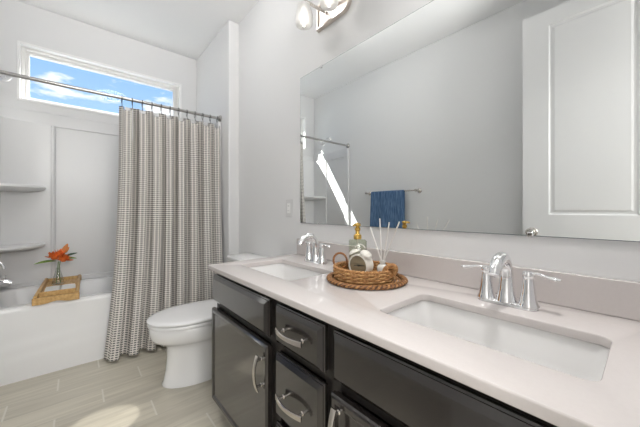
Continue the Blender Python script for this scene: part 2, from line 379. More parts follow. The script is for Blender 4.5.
rings = [brect(hx, hy, .0015, TZ-.005), brect(hx, hy, .0015, TZ), brect(hx-.075, hy-.066, .11, TZ), brect(hx-.082, hy-.073, .11, TZ-.003), brect(hx-.088, hy-.078, .11, TZ-.014),
         brect(hx-.12, hy-.100, .12, .25), brect(hx-.15, hy-.12, .13, .14), brect(hx-.19, hy-.15, .13, .10), brect(hx-.26, hy-.20, .1, .09)]
bs.loft(rings, False, True).build('basin', M['acrylic'], tub, angle=60)
MB().lathe([(.035, 0), (.035, .004), (.02, .006)], (tx0+.28, cy, .091)).build('drain', M['chrome'], tub)
# surround
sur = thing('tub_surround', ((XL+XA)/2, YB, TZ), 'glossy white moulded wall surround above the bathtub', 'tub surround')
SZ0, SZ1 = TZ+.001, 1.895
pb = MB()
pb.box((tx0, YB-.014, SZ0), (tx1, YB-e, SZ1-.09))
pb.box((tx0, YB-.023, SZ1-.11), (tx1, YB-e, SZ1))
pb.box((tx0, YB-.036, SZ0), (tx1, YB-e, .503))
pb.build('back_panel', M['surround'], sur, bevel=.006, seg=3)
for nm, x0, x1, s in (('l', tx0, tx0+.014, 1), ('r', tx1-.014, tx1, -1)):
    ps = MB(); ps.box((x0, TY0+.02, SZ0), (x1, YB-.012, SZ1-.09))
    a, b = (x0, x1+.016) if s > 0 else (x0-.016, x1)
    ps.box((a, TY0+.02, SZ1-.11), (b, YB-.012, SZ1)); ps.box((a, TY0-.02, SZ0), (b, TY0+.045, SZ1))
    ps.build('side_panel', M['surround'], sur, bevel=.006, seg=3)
# corner tower on the left with two curved shelves
tw = MB()
tower = [(tx0+.001, YB-.31), (tx0+.028, YB-.30), (tx0+.045, YB-.20), (tx0+.085, YB-.10), (tx0+.16, YB-.052), (tx0+.28, YB-.030), (XL+.345, YB-.022), (XL+.360, YB-.022), (XL+.366, YB-.032), (XL+.374, YB-.035), (XL+.382, YB-.032), (XL+.392, YB-.0135), (tx0+.001, YB-.012)]
tw.loft([[(x, y, SZ0+.03) for x, y in tower], [(x, y, SZ1-.10) for x, y in tower]]).build('corner_tower', M['surround'], sur, bevel=.008, seg=3)
for z in (1.262, .80):
    sh = MB(); out = []
    for k in range(15):
        a = R(90*k/14); out.append((tx0+.014+.315*math.sin(a)**.75, YB-.014-.285*math.cos(a)**.75))
    base = [(tx0+.004, YB-.004)]
    def ring(ins, zz):
        return [(tx0+.004, YB-.004, zz)]+[(tx0+.004+max(0, x-tx0-.004)*(1-ins), YB-.004-(YB-.004-y)*(1-ins), zz) for x, y in out]
    sh.loft([ring(.30, z-.035), ring(.06, z-.022), ring(0, z-.008), ring(0, z+.004), ring(.03, z+.012), ring(.10, z+.010)])
    sh.build('corner_shelf', M['surround'], sur, bevel=.004)

# tub fittings on the left wall
FY = 2.96; xw = tx0+.014
sp = thing('tub_spout', (xw, FY, .57), 'chrome tub spout at the left edge below the lever', 'faucet')
m = MB(); m.lathe([(.030, 0), (.030, .006), (.024, .010)], (xw, FY, .575), (1, 0, 0))
pth = catmull([(xw, FY, .575), (xw+.06, FY, .578), (xw+.12, FY, .574), (xw+.158, FY, .560)], 6); m.tube(pth, interp([.024, .024, .024, .021], len(pth)), 20)
m.build('spout', M['chrome'], sp); MB().lathe([(.006, 0), (.006, .012), (.009, .015), (.009, .022), (.003, .025)], (xw+.125, FY, .597)).build('diverter_knob', M['chrome'], sp)
vh = thing('shower_valve', (xw, FY, .69), 'chrome shower valve with lever above the tub spout', 'valve')
MB().lathe([(.08, 0), (.08, .004), (.07, .010), (.035, .014), (.032, .045), (.026, .055)], (xw, FY, .72), (1, 0, 0), 40).build('escutcheon', M['chrome'], vh)
m = MB(); pth = catmull([(xw+.045, FY, .72), (xw+.085, FY, .718), (xw+.112, FY-.01, .700), (xw+.124, FY-.02, .665)], 6); m.tube(pth, interp([.016, .013, .009, .010], len(pth)), 14); m.build('lever', M['chrome'], vh)
shd = thing('shower_head', (XL, FY, 2.07), 'chrome shower head on a bent arm high on the left wall', 'shower head')
m = MB(); m.lathe([(.028, 0), (.028, .004), (.012, .012)], (XL+.001, FY, 2.085), (1, 0, 0)); pth = catmull([(XL+.001, FY, 2.085), (XL+.05, FY, 2.088), (XL+.085, FY, 2.072), (XL+.115, FY, 2.043)], 6); m.tube(pth, .0095, 14); m.build('shower_arm', M['chrome'], shd)
MB().lathe([(.010, -.012), (.014, 0), (.016, .012), (.030, .034), (.037, .044), (.037, .055), (.030, .058)], (XL+.115, FY, 2.043), (.62, 0, -.78), 28).build('spray_head', M['chrome'], shd)

# ------------------------------------------------------------------ shower rod, rings, curtain, liner
RY, RZ = 2.61, 1.9306
rod = thing('curtain_rod', ((XL+XA)/2, RY, RZ), 'straight steel shower rod spanning the tub alcove', 'curtain rod')
MB().lathe([(.0125, 0), (.0125, XA-XL-.002)], (XL+.001, RY, RZ), (1, 0, 0), 20).build('rod', M['steel'], rod)
for x, a in ((XL+.0005, 1), (XA-.0005, -1)):
    MB().lathe([(.032, 0), (.032, .006), (.024, .014), (.017, .020), (.0165, .03)], (x, RY, RZ), (a, 0, 0), 28).build('flange', M['steel'], rod)
ring_x = [.262+(XA-.030-.262)*(i/11.0) for i in range(12)]
NF = 8
def cloth(name, m, x0t, x1t, x0b, x1b, ztop, zbot, yt, yb, amp_t, amp_b, width, nx, nz, phase, sag, seedv, label, cat, edge=0.0):
    mb = MB(); rows = []; dense = nx
    for j in range(nz+1):
        t = j/nz; row = []
        for i in range(nx+1):
            s = i/nx
            k = t**2.3
            xa = (x0t+(x1t-x0t)*s)*(1-k)+(x0b+(x1b-x0b)*s)*k
            nlo = noise.noise((s*5.3+seedv, t*.8, 1.7)); nhi = noise.noise((s*12+seedv, t*1.6, 7.1))
            f = s*NF*2*math.pi+phase+1.5*noise.noise((s*3.1, seedv, .4))+.75*nlo*t**.5+.35*math.sin(s*9+seedv)*t
            amp = (amp_t*(1-t)+amp_b*t)*(.55+.8*(.5+1.1*noise.noise((s*4.1, 3.3+seedv, t*.5))))
            y = yt*(1-t**1.7)+yb*t**1.7+amp*(math.cos(f)+.30*math.cos(2*f+.6))+.012*nhi*t
            x = xa+.010*math.sin(2*f)*(1-.3*t)+.012*nlo*t
            z = ztop-(ztop-zbot)*t
            if t < .12: z -= sag*(1-t/.12)*(.5-.5*math.cos(f))**1.3
            row.append(Vector((x, y, z)))
        rows.append(row)
    mb.loft(rows, False, False, closed=False)
    o = mb.build(name, m, None, origin=((x0t+x1t)/2, yt, zbot), angle=180)
    me = o.data; uvl = me.uv_layers.new(name='cloth')
    # parametric cloth coordinates: vertex order survives (no doubles on a regular sheet)
    n1 = nx+1
    for lp in me.loops:
        vi = lp.vertex_index; uvl.data[lp.index].uv = ((vi % n1)/nx*width, (vi//n1)/nz*(ztop-zbot))
    sd = o.modifiers.new('thickness', 'SOLIDIFY'); sd.thickness = .0016; sd.offset = 0
    return tag(o, label, cat)
cur = cloth('shower_curtain', M['cloth'], .245, XA-.012, .150, XA-.012, 1.872, .022, RY-.026, 2.475, .032, .038, 1.62, 440, 90, 0.0, .048, 2.0,
            'checked grey and cream woven shower curtain drawn to the right of the tub', 'shower curtain')
lin = cloth('curtain_liner', M['liner'], .275, XA-.018, .30, XA-.13, 1.886, .33, RY+.036, 2.735, .012, .010, 1.8, 200, 40, 1.2, .012, 9.0,
            'plain white liner hanging behind the checked shower curtain', 'curtain liner')
rg = None
def ring_thing(x):
    r = thing('curtain_ring', (x, RY, RZ), 'small dark steel ring carrying the checked curtain on the rod', 'curtain ring', 'curtain rings on the shower rod')
    m = MB(); pts = []
    for k in range(24):
        a = 2*math.pi*k/24; pts.append((x, RY+.0185*math.sin(a), RZ-.012+.0285*math.cos(a)))
    m.tube(pts, .0022, 8, closed=True, up=(1, 0, 0)); m.build('ring', M['black'], r)
    h = MB(); h.tube(catmull([(x, RY, RZ-.040), (x, RY-.008, RZ-.050), (x, RY-.012, RZ-.066), (x, RY-.004, RZ-.070)], 5), .0022, 8); h.build('hook', M['black'], r)
    return r
for i, x in enumerate(ring_x):
    if rg is None: rg = o = ring_thing(x)
    else: o = copy_tree(rg); o.location.x = x
    o['label'] = ['dark ring at the left end of the checked curtain', 'second dark curtain ring from the left end of the curtain', 'third dark curtain ring from the left end of the curtain', 'fourth dark curtain ring from the left end of the curtain',
                  'fifth dark curtain ring from the left end of the curtain', 'sixth dark curtain ring from the left end of the curtain', 'sixth dark curtain ring from the right end of the rod', 'fifth dark curtain ring from the right end of the rod',
                  'fourth dark curtain ring from the right end of the rod', 'third dark curtain ring from the right end of the rod', 'second dark curtain ring from the right end of the rod', 'dark curtain ring nearest the right end of the rod'][i]

# ------------------------------------------------------------------ toilet
TC = 1.95
toi = thing('toilet', (.72, TC, 0), 'white toilet between the vanity and the shower curtain', 'toilet')
def egg(xf, xb, hw, z, yc=TC, n=48, p=2.2, sq=1.0):
    """front (small x) round, back flatter"""
    pts = []; xc = xf+(xb-xf)*.47
    for k in range(n):
        a = 2*math.pi*k/n; c, s_ = math.cos(a), math.sin(a)
        ex = (xc-xf) if c < 0 else (xb-xc)
        q = 2.0 if c < 0 else 3.2
        cc = math.copysign(abs(c)**(2/q), c); ss = math.copysign(abs(s_)**(2/(2.0 if c < 0 else 2.6)), s_)
        pts.append(Vector((xc+ex*cc, yc+hw*ss, z)))
    return pts
bw = MB()
bw.loft([egg(.400, .955, .128, 0), egg(.398, .955, .130, .010), egg(.408, .95, .122, .026), egg(.420, .945, .113, .09), egg(.427, .945, .110, .17), egg(.427, .95, .113, .225), egg(.418, .955, .120, .245),
         egg(.390, .96, .138, .262), egg(.352, .97, .164, .283), egg(.336, .975, .177, .305), egg(.330, .978, .183, .335), egg(.328, .98, .185, .360), egg(.332, .98, .182, .370), egg(.346, .97, .169, .375)])
bw.build('bowl', M['ceramic'], toi, angle=70)
MB().loft([egg(.332, .86, .182, .3755), egg(.323, .862, .188, .379), egg(.321, .863, .189, .388), egg(.327, .86, .185, .395), egg(.342, .85, .173, .3955)]).build('seat', M['seat'], toi, angle=50)
MB().loft([egg(.328, .86, .185, .3978), egg(.319, .862, .190, .402), egg(.317, .863, .191, .410), egg(.324, .86, .186, .418), egg(.351, .845, .166, .422), egg(.45, .78, .10, .425)]).build('lid', M['seat'], toi, angle=50)
for s in (-1, 1): MB().lathe([(.014, -.025), (.014, .025)], (.872, TC+s*.075, .404), (0, 1, 0), 16).build('hinge', M['seat'], toi, bevel=.003)
tk = MB()
tk.loft([rrect(1.0, TC, .085, .19, .03, .37), rrect(1.0, TC, .092, .20, .03, .45), rrect(.998, TC, .098, .212, .03, .69)]).build('tank', M['ceramic'], toi, bevel=.004)
MB().loft([rrect(.996, TC, .102, .217, .03, .6905), rrect(.996, TC, .106, .222, .03, .698), rrect(.996, TC, .106, .222, .03, .718), rrect(.996, TC, .098, .214, .03, .727)]).build('tank_lid', M['ceramic'], toi, angle=40)
m = MB(); m.lathe([(.013, 0), (.013, .008), (.007, .010)], (.8985, TC+.15, .655), (-1, 0, 0)); m.tube([(.888, TC+.15, .655), (.884, TC+.12, .652), (.884, TC+.085, .648)], [.006, .006, .008], 10); m.build('flush_lever', M['chrome'], toi)

# ------------------------------------------------------------------ vanity
VY1, VY0 = 1.494, -.025; ZC, CT = .7955, .024
van = thing('vanity_cabinet', (.83, .725, 0), 'long dark espresso vanity cabinet below the pale countertop', 'vanity cabinet')
xff, xfr = .566, .536
m = MB()
m.box((xff, VY0, .085), (XR-.003, VY1, .11)); m.box((xff, VY0, .11), (XR-.003, VY0+.018, ZC-CT-.001)); m.box((xff, VY1-.018, .11), (XR-.003, VY1, ZC-CT-.001)); m.box((XR-.02, VY0, .11), (XR-.003, VY1, ZC-CT-.001))
m.box((xff+.07, VY0+.004, 0), (xff+.085, VY1-.004, .085)); m.box((xff+.085, VY1-.02, 0), (XR-.003, VY1-.004, .085)); m.box((xff+.085, VY0+.004, 0), (XR-.003, VY0+.02, .085))
m.box((xff+.018, .88, .11), (XR-.02, .898, ZC-CT-.001)); m.box((xff+.018, .552, .11), (XR-.02, .57, ZC-CT-.001))
m.build('carcass', M['cab_in'], van)
m = MB()
zt = ZC-CT-.001
for y0, y1 in ((VY1-.03, VY1), (.875, .945), (.565, .632), (VY0, VY0+.03)): m.box((xff-.0005, y0, .085), (xff+.019, y1, zt))
for ya, yb_ in ((.945, VY1-.03), (.632, .875), (VY0+.03, .565)):
    m.box((xff, ya, .725), (xff+.019, yb_, zt)); m.box((xff, ya, .57), (xff+.019, yb_, .62)); m.box((xff, ya, .085), (xff+.019, yb_, .12))
m.box((xff, .632, .325), (xff+.019, .875, .355))
m.build('face_frame', M['cab_in'], van, bevel=.001)
def slab_front(y0, y1, z0, z1):
    """drawer front with a stepped ogee edge"""
    mb = MB(); xb = xff-.001; rings = []
    for ins, x in ((.004, xb), (.004, xb-.008), (0, xb-.010), (0, .5505), (.004, .5475), (.0045, .545), (.014, .5385), (.019, .535), (.022, .535)):
        rings.append([(x, y0+ins, z0+ins), (x, y1-ins, z0+ins), (x, y1-ins, z1-ins), (x, y0+ins, z1-ins)])
    mb.loft(rings); return mb
def door_front(y0, y1, z0, z1, fw=.022):
    """door with a narrow raised rim and flat field"""
    mb = MB(); xb = xff-.001; rings = []
    for ins, x in ((.004, xb), (.004, xb-.008), (0, xb-.010), (0, .543), (.003, .538), (.008, .535), (.020, .535), (.026, .5395), (.029, .541), (.036, .541)):
        rings.append([(x, y0+ins, z0+ins), (x, y1-ins, z0+ins), (x, y1-ins, z1-ins), (x, y0+ins, z1-ins)])
    mb.loft(rings); return mb
def handle(parent, c, axis, L_=.128):
    """arched pull: flat bow and two round posts"""
    c = Vector(c); ax = Vector(axis); out = Vector((-1, 0, 0)); side = ax.cross(out)
    mb = MB(); rings = []
    for k in range(25):
        t = k/24*2-1; p = c+ax*(t*L_/2)+out*(.020+.014*(1-t*t)); tn = (ax*1+out*(-2*t*.014/(L_/2))).normalized(); nr = side.cross(tn)
        wd = .0078+.0016*abs(t); th = .0034
        rings.append([p+side*wd+nr*th*.4, p+side*wd*.7+nr*th, p-side*wd*.7+nr*th, p-side*wd+nr*th*.4, p-side*wd-nr*th*.6, p-side*wd*.7-nr*th, p+side*wd*.7-nr*th, p+side*wd-nr*th*.6])
    mb.loft(rings)
    for t in (-.74, .74):
        mb.lathe([(.0075, 0), (.0075, .003), (.0048, .006), (.0048, .018), (.0058, .0265)], c+ax*(t*L_/2), out, 16)
    return mb.build('handle', M['nickel'], parent, angle=30)
xs = .535
slab_front(.930, 1.493, .603, .743).build('false_front', M['espresso'], van, angle=15)
d1 = door_front(.930, 1.495, .096, .570).build('door', M['espresso'], van, angle=15); handle(d1, (xs+.006, .972, .459), (0, 0, 1), .135)
for z0, z1, zh in ((.603, .743, .672), (.347, .570, .447), (.096, .318, .207)):
    d = slab_front(.617, .880, z0, z1).build('drawer', M['espresso'], van, angle=15); handle(d, (xs, .757, zh), (0, 1, 0), .142)
slab_front(-.024, .581, .603, .743).build('false_front', M['espresso'], van, angle=15)
d2 = door_front(-.024, .581, .096, .570).build('door', M['espresso'], van, angle=15); handle(d2, (xs+.006, .550, .482), (0, 0, 1), .135)

# countertop with two sink cut-outs (2D curve with holes -> mesh)
S1, S2 = 1.172, .280; SX, SHX, SHY, SR = .776, .127, .226, .030
def slab_with_holes(name, outer, holes, zlo, zhi, bev, m, origin, parent=None):
    cu = bpy.data.curves.new(name+'_outline', 'CURVE'); cu.dimensions = '2D'; cu.fill_mode = 'BOTH'; cu.extrude = (zhi-zlo)/2-bev; cu.bevel_depth = bev; cu.bevel_resolution = 2
    for loop in [outer]+holes:
        sp_ = cu.splines.new('POLY'); sp_.points.add(len(loop)-1); sp_.use_cyclic_u = True
        for p, q in zip(sp_.points, loop): p.co = (q[0]-origin[0], q[1]-origin[1], 0, 1)
    tmp = bpy.data.objects.new('tmp', cu); C.objects.link(tmp)
    dg = bpy.context.evaluated_depsgraph_get(); me = bpy.data.meshes.new_from_object(tmp.evaluated_get(dg)); bpy.data.objects.remove(tmp); bpy.data.curves.remove(cu)
    me.transform(Matrix.Translation((0, 0, (zlo+zhi)/2-origin[2])))
    bm = bmesh.new(); bm.from_mesh(me); bmesh.ops.remove_doubles(bm, verts=bm.verts, dist=1e-5); bmesh.ops.recalc_face_normals(bm, faces=bm.faces); bm.to_mesh(me); bm.free()
    for p in me.polygons: p.use_smooth = True
    me.set_sharp_from_angle(angle=R(30))
    me.name = name; me.materials.clear(); me.materials.append(m)
    o = bpy.data.objects.new(name, me); C.objects.link(o)
    if parent is not None: o.parent = parent; o['_o'] = list(origin)
    else: o.location = origin
    return o
ctop = thing('countertop', (.81, .725, ZC-CT), 'pale pinkish-white quartz countertop with two sink openings', 'countertop')
bv = .004
outer = [(p.x, p.y) for p in rrect((.517+XR-.002)/2, (1.503+VY0-.010)/2, (XR-.002-.517)/2-bv, (1.503-VY0+.010)/2-bv, .012, 0, 5)]
holes = [[(p.x, p.y) for p in rrect(SX, yc, SHX+bv, SHY+bv, SR, 0, 8)] for yc in (S1, S2)]
slab_with_holes('slab', outer, holes, ZC-CT, ZC, bv, M['quartz'], (.81, .725, ZC-CT), ctop)
MB().box((XR-.022, VY0-.008, ZC+.0002), (XR-.002, 1.502, ZC+.098)).build('backsplash', M['quartz'], ctop, bevel=.002)

# sinks
def make_sink(yc, label):
    o = thing('sink', (SX, yc, ZC-CT), label, 'sink', 'undermount sinks in the countertop')
    m = MB(); z0 = ZC-CT-.0015
    def rr(ex, ey, r, z): return rrect(SX, yc, SHX+ex, SHY+ey, r, z, 8)
    m.loft([rr(.03, .03, .06, z0-.010), rr(.03, .03, .06, z0), rr(.007, .007, .035, z0), rr(.004, .004, .035, z0-.006), rr(-.004, -.006, .04, z0-.07), rr(-.014, -.022, .05, z0-.110), rr(-.040, -.055, .045, z0-.128), rr(-.095, -.19, .02, z0-.134)], False, True)
    m.build('basin', M['sink'], o, angle=50)
    MB().lathe([(.023, 0), (.023, .002), (.017, .0035), (.015, .006), (.004, .007)], (SX, yc, z0-.1335), seg=28).build('drain', M['chrome'], o)
    return o
s2 = make_sink(S2, 'larger-looking near sink in front of the right-hand faucet')
s1 = copy_tree(s2); s1.location.y = S1; s1['label'] = 'far sink left of the wicker tray, below the left-hand faucet'

# faucets
FX = .988
def make_faucet(yc, label):
    o = thing('faucet', (FX, yc, ZC), label, 'faucet', 'chrome two-handle faucets on the countertop')
    m = MB()
    m.loft([rrect(FX, yc, .027, .080, .0265, ZC+.0003), rrect(FX, yc, .027, .080, .0265, ZC+.006), rrect(FX, yc, .024, .077, .0235, ZC+.010), rrect(FX, yc, .018, .070, .0175, ZC+.0125)]); m.build('base_plate', M['chrome'], o, angle=40)
    m = MB(); pth = catmull([(FX, yc, ZC+.010), (FX+.001, yc, ZC+.045), (FX+.001, yc, ZC+.085), (FX-.008, yc, ZC+.120), (FX-.034, yc, ZC+.143), (FX-.068, yc, ZC+.140), (FX-.094, yc, ZC+.120), (FX-.104, yc, ZC+.106)], 7)
    m.tube(pth, interp([.028, .0215, .0180, .0175, .0175, .0170, .0160, .0150], len(pth)), 24, up=(0, 1, 0)); m.build('spout', M['chrome'], o, angle=50)
    MB().lathe([(.0140, 0), (.0140, .004), (.011, .006)], (FX-.104, yc, ZC+.106), (-.55, 0, -.83), 20).build('aerator', M['chrome'], o)
    for s in (1, -1):
        y = yc+s*.0550
        h = MB(); h.lathe([(.0265, .0), (.0262, .006), (.0225, .014), (.0175, .045), (.0135, .078), (.0130, .082), (.0150, .086), (.0155, .094), (.0125, .101), (.004, .103)], (FX, y, ZC+.006), seg=28)
        ho = h.build('handle', M['chrome'], o, angle=40)
        l = MB(); pth = catmull([(FX, y, ZC+.098), (FX-.002, y+s*.020, ZC+.104), (FX-.005, y+s*.042, ZC+.100), (FX-.007, y+s*.064, ZC+.096), (FX-.008, y+s*.074, ZC+.096)], 6)
        l.tube(pth, interp([.008, .0075, .0075, .0105, .0045], len(pth)), 16, flat=.55, up=(0, 0, 1)); l.build('lever', M['chrome'], ho, angle=60)
    MB().tube([(FX+.020, yc, ZC+.008), (FX+.020, yc, ZC+.07)], .0025, 8).ball((FX+.020, yc, ZC+.074), .006, 12).build('drain_rod', M['chrome'], o)
    return o
f2 = make_faucet(.283, 'chrome two-handle faucet behind the near sink')
f1 = copy_tree(f2); f1.location.y = 1.188; f1['label'] = 'smaller-looking chrome faucet at the left, behind the far sink'

# ------------------------------------------------------------------ mirror, light, outlet
MY0, MY1, MZ0, MZ1 = -.035, 1.483, .997, 1.937
mir = thing('wall_mirror', (XR, (MY0+MY1)/2, MZ0), 'wide frameless rectangular mirror above the vanity backsplash', 'mirror')
MB().box((XR-.006, MY0, MZ0), (XR-.0012, MY1, MZ1)).build('edge', M['mirror_edge'], mir)
MB().add([(XR-.0063, MY0+.0015, MZ0+.0015), (XR-.0063, MY1-.0015, MZ0+.0015), (XR-.0063, MY1-.0015, MZ1-.0015), (XR-.0063, MY0+.0015, MZ1-.0015), (XR-.0058, MY0+.0015, MZ0+.0015), (XR-.0058, MY1-.0015, MZ0+.0015), (XR-.0058, MY1-.0015, MZ1-.0015), (XR-.0058, MY0+.0015, MZ1-.0015)],
         [(0, 1, 2, 3), (7, 6, 5, 4), (0, 4, 5, 1), (1, 5, 6, 2), (2, 6, 7, 3), (3, 7, 4, 0)]).build('glass', M['mirror'], mir, smooth=False)
for y, z, s in ((1.273, MZ1, 1), (1.30, MZ0, -1), (.25, MZ1, 1), (.25, MZ0, -1)):
    MB().box((XR-.010, y-.008, z-(.012 if s > 0 else .004)), (XR-.0005, y+.008, z+(.004 if s > 0 else .012))).build('clip', M['chrome'], mir, bevel=.002)

LYc = 1.185
vl = thing('vanity_light', (XR, LYc, 2.20), 'nickel two-lamp wall light at the top, above the left part of the mirror', 'wall light', 'wall lights above the mirror')
m = MB()
def plate_ring(ins, x):
    pts = []
    y0, y1, z0, z1, r = LYc-.155+ins, LYc+.118-ins, 2.150+ins, 2.30-ins, max(.062-ins, .02)
    for k in range(9):
        a = R(180+90*k/8)   # rounded corner at small y, low z
        pts.append(Vector((x, y0+r+r*math.cos(a), z0+r+r*math.sin(a))))
    pts += [Vector((x, y1, z0)), Vector((x, y1, z1))]
    for k in range(9):
        a = R(90+90*k/8); pts.append(Vector((x, y0+r+r*math.cos(a), z1-r+r*math.sin(a))))
    return pts
m.loft([plate_ring(0, XR-.001), plate_ring(0, XR-.020), plate_ring(.004, XR-.024), plate_ring(.014, XR-.024), plate_ring(.018, XR-.014)], True, True)
m.build('backplate', M['nickel_plate'], vl, angle=25)
LX = .985
for k, y in enumerate((1.285, 1.075)):
    z0 = 2.124
    a = MB(); a.tube(catmull([(XR-.02, y*.4+LYc*.6, 2.225), (XR-.075, y*.75+LYc*.25, 2.255), (LX+.01, y, 2.275), (LX, y, 2.255)], 8), .008, 12); a.build('arm', M['nickel'], vl)
    MB().lathe([(.022, 0), (.026, .012), (.024, .035), (.010, .042)], (LX, y, 2.222), seg=24).build('socket_cup', M['nickel'], vl)
    sh = MB(); prof_o = [(.012, .0), (.034, .002), (.045, .009), (.050, .022), (.0505, .045), (.046, .080), (.036, .122)]; prof_i = [(.033, .122), (.043, .080), (.0475, .045), (.047, .023), (.042, .012), (.032, .006), (.010, .004)]
    sh.lathe(prof_o+prof_i, (LX, y, z0), seg=32, cap0=False, cap1=False); shade = sh.build('lamp_shade', M['shade'], vl, angle=60)
    b = MB(); b.lathe([(.004, .012), (.016, .018), (.023, .034), (.024, .048), (.018, .070), (.012, .085), (.012, .112)], (LX, y, z0+.004), seg=24); b.build('bulb', M['bulb'], vl, angle=60)
vl2 = copy_tree(vl); vl2.location.y -= .905; vl2['label'] = 'matching nickel two-lamp wall light added above the near sink, unseen above the frame'  # unseen twin of the left fixture, added to brighten the near counter
ol = thing('wall_outlet', (XR, 1.616, 1.09), 'white wall plate with outlet left of the mirror', 'outlet')
MB().box((XR-.006, 1.578, 1.032), (XR-.0008, 1.654, 1.152)).build('cover_plate', M['plate'], ol, bevel=.003)
MB().box((XR-.0075, 1.598, 1.058), (XR-.0055, 1.634, 1.126)).build('receptacle', M['trim'], ol, bevel=.002)
for z in (1.076, 1.108):
    for y in (1.610, 1.622): MB().box((XR-.0079, y-.001, z-.004), (XR-.0074, y+.001, z+.004)).build('slot', M['dark'], ol)

# ------------------------------------------------------------------ towel bar and towel (left wall, seen in the mirror)
BZ, BX = 1.285, XL+.07
tb = thing('towel_bar', (XL, 1.905, BZ), 'nickel towel bar on the left wall, seen in the mirror', 'towel bar')
MB().lathe([(.008, 0), (.008, .66)], (BX, 1.575, BZ), (0, 1, 0), 16).build('bar', M['nickel'], tb)
for y in (1.575, 2.235):
    MB().lathe([(.026, 0), (.026, .006), (.018, .012), (.010, .02), (.010, .055), (.015, .062), (.015, .082), (.010, .086)], (XL+.0006, y, BZ), (1, 0, 0), 24).build('post', M['nickel'], tb)
tw_ = MB(); rows = []
ny = 60; prof = []
r_ = .0125
for k in range(26): prof.append((-1, BZ-.52+.52*k/25))
arc = [(R(180-180*k/10)) for k in range(1, 10)]
def towel_row(y, s):
    row = []
    wv = .006*noise.noise((y*9, 2.2, 0)); wv2 = .004*math.sin(y*60+2)
    for k in range(26):
        z = BZ-.44+.44*k/25; f = 1-k/25; row.append(Vector((BX+r_+.004*f+(wv+wv2)*f*1.3+.012*f, y+.010*f*math.sin(s*7), z)))
    for k in range(1, 10):
        a = R(180*k/10); row.append(Vector((BX+r_*math.cos(a), y, BZ+r_*math.sin(a))))
    for k in range(26):
        f = k/25; z = BZ-.40*f; row.append(Vector((BX-r_-.002*f+(wv-wv2)*f*.8, y, z)))
    return row
for i in range(ny+1):
    rows.append(towel_row(1.715+(2.158-1.715)*i/ny, i/ny))
tw_.loft(rows, False, False, closed=False)
tow = tw_.build('hand_towel', M['towel'], None, origin=(BX, 1.94, BZ-.44), angle=80)
sd = tow.modifiers.new('thickness', 'SOLIDIFY'); sd.thickness = .006; sd.offset = -1
tag(tow, 'denim blue towel folded over the bar, seen in the mirror', 'towel')

# ------------------------------------------------------------------ bamboo caddy, book, vase, flower
CX0, CX1, CY0, CY1, CZ = -.218, .016, 2.578, 3.272, TZ
cad = thing('bath_caddy', ((CX0+CX1)/2, (CY0+CY1)/2, CZ), 'bamboo bath caddy laid across the white bathtub', 'bath caddy')
m = MB()   # front end board with an arched lower edge
for (y0, y1) in ((CY0, CY0+.022),):
    top, bot = [], []
    for k in range(17):
        u = k/16; x = CX0+(CX1-CX0)*u; top.append((x, CZ+.046)); bot.append((x, CZ+.001+.012*(math.sin(math.pi*min(1, max(0, (u-.2)/.6)))**2 if .2 < u < .8 else 0)))
    poly = bot+top[::-1]
    m.loft([[(x, y0, z) for x, z in poly], [(x, y1, z) for x, z in poly]])
m.build('end_board', M['wood'], cad, bevel=.003)
MB().box((CX0, CY1-.022, CZ+.001), (CX1, CY1, CZ+.046)).build('end_board', M['wood'], cad, bevel=.003)
for x in (CX0+.004, CX1-.022):
    MB().box((x, CY0+.0225, CZ+.018), (x+.018, CY1-.0225, CZ+.056)).build('side_rail', M['wood'], cad, bevel=.003)
MB().box((CX0+.0225, CY0+.10, CZ+.030), (CX1-.0225, CY0+.118, CZ+.060)).build('crossbar', M['wood'], cad, bevel=.003)
for k in range(9):
    y = CY0+.13+k*.058
    MB().box((CX0+.0225, y, CZ+.020), (CX1-.0225, y+.046, CZ+.029)).build('slat', M['wood'], cad, bevel=.002)
bk = thing('open_book', (-.09, 2.86, CZ+.029), 'white open pages lying on the bamboo caddy', 'book')
m = MB()
for s in (-1, 1):
    rr_ = []
    for k in range(9):
        u = k/8; rr_.append((-.09+s*.082*u, .0025*math.sin(math.pi*min(1, u*1.2))**1+.009))
    lo = [(x, 0) for x, _ in rr_]
    poly = rr_+lo[::-1]
    m.loft([[(x, 2.735, CZ+.0305+z) for x, z in poly], [(x, 2.955, CZ+.0305+z) for x, z in poly]])
m.build('pages', M['paper'], bk, angle=50); MB().box((-.176, 2.731, CZ+.0292), (-.004, 2.959, CZ+.0305)).build('cover', M['paper'], bk)
VX, VY, VZ = -.110, 3.07, CZ+.0292
vs_ = MB(); po = [(.036, 0), (.038, .004), (.037, .012), (.028, .060), (.016, .105), (.0135, .120), (.0150, .128)]
vs_.lathe(po+[(r-.002, z+.002) for r, z in po[::-1] if z > .003], (VX, VY, VZ), seg=28, cap1=True)
vz = vs_.build('glass_vase', M['vase'], None, origin=(VX, VY, VZ), angle=60); tag(vz, 'small clear flask-shaped vase holding the orange flower', 'vase')
fl = thing('flower', (VX, VY, VZ+.12), 'orange flower with green leaves standing in the small glass vase', 'flower')
top = Vector((VX+.006, VY, VZ+.200))
for dx, dz in ((-.004, 0), (.006, 0)):
    MB().tube(catmull([(VX+dx*2.5, VY, VZ+.008), (VX+dx, VY, VZ+.10), tuple(top+Vector((dx, 0, -.02)))], 6), .0028, 8).build('stem', M['stem'], fl)
def petal(c, d, ln, wd, up, curl, mb, n=7):
    c = Vector(c); d = Vector(d).normalized(); up = Vector(up); side = d.cross(up).normalized(); nr = side.cross(d)
    rings = []
    for k in range(n+1):
        t = k/n; wv = wd*math.sin(math.pi*(.06+.90*t))**.8; p = c+d*(ln*t)+nr*(curl*t*t)
        rings.append([p-side*wv, p-side*wv*.4-nr*wv*.25, p+side*wv*.4-nr*wv*.25, p+side*wv, p+side*wv*.4-nr*(wv*.25-.0015)+nr*.001, p-side*wv*.4-nr*(wv*.25-.0015)+nr*.001])
    mb.loft(rings)
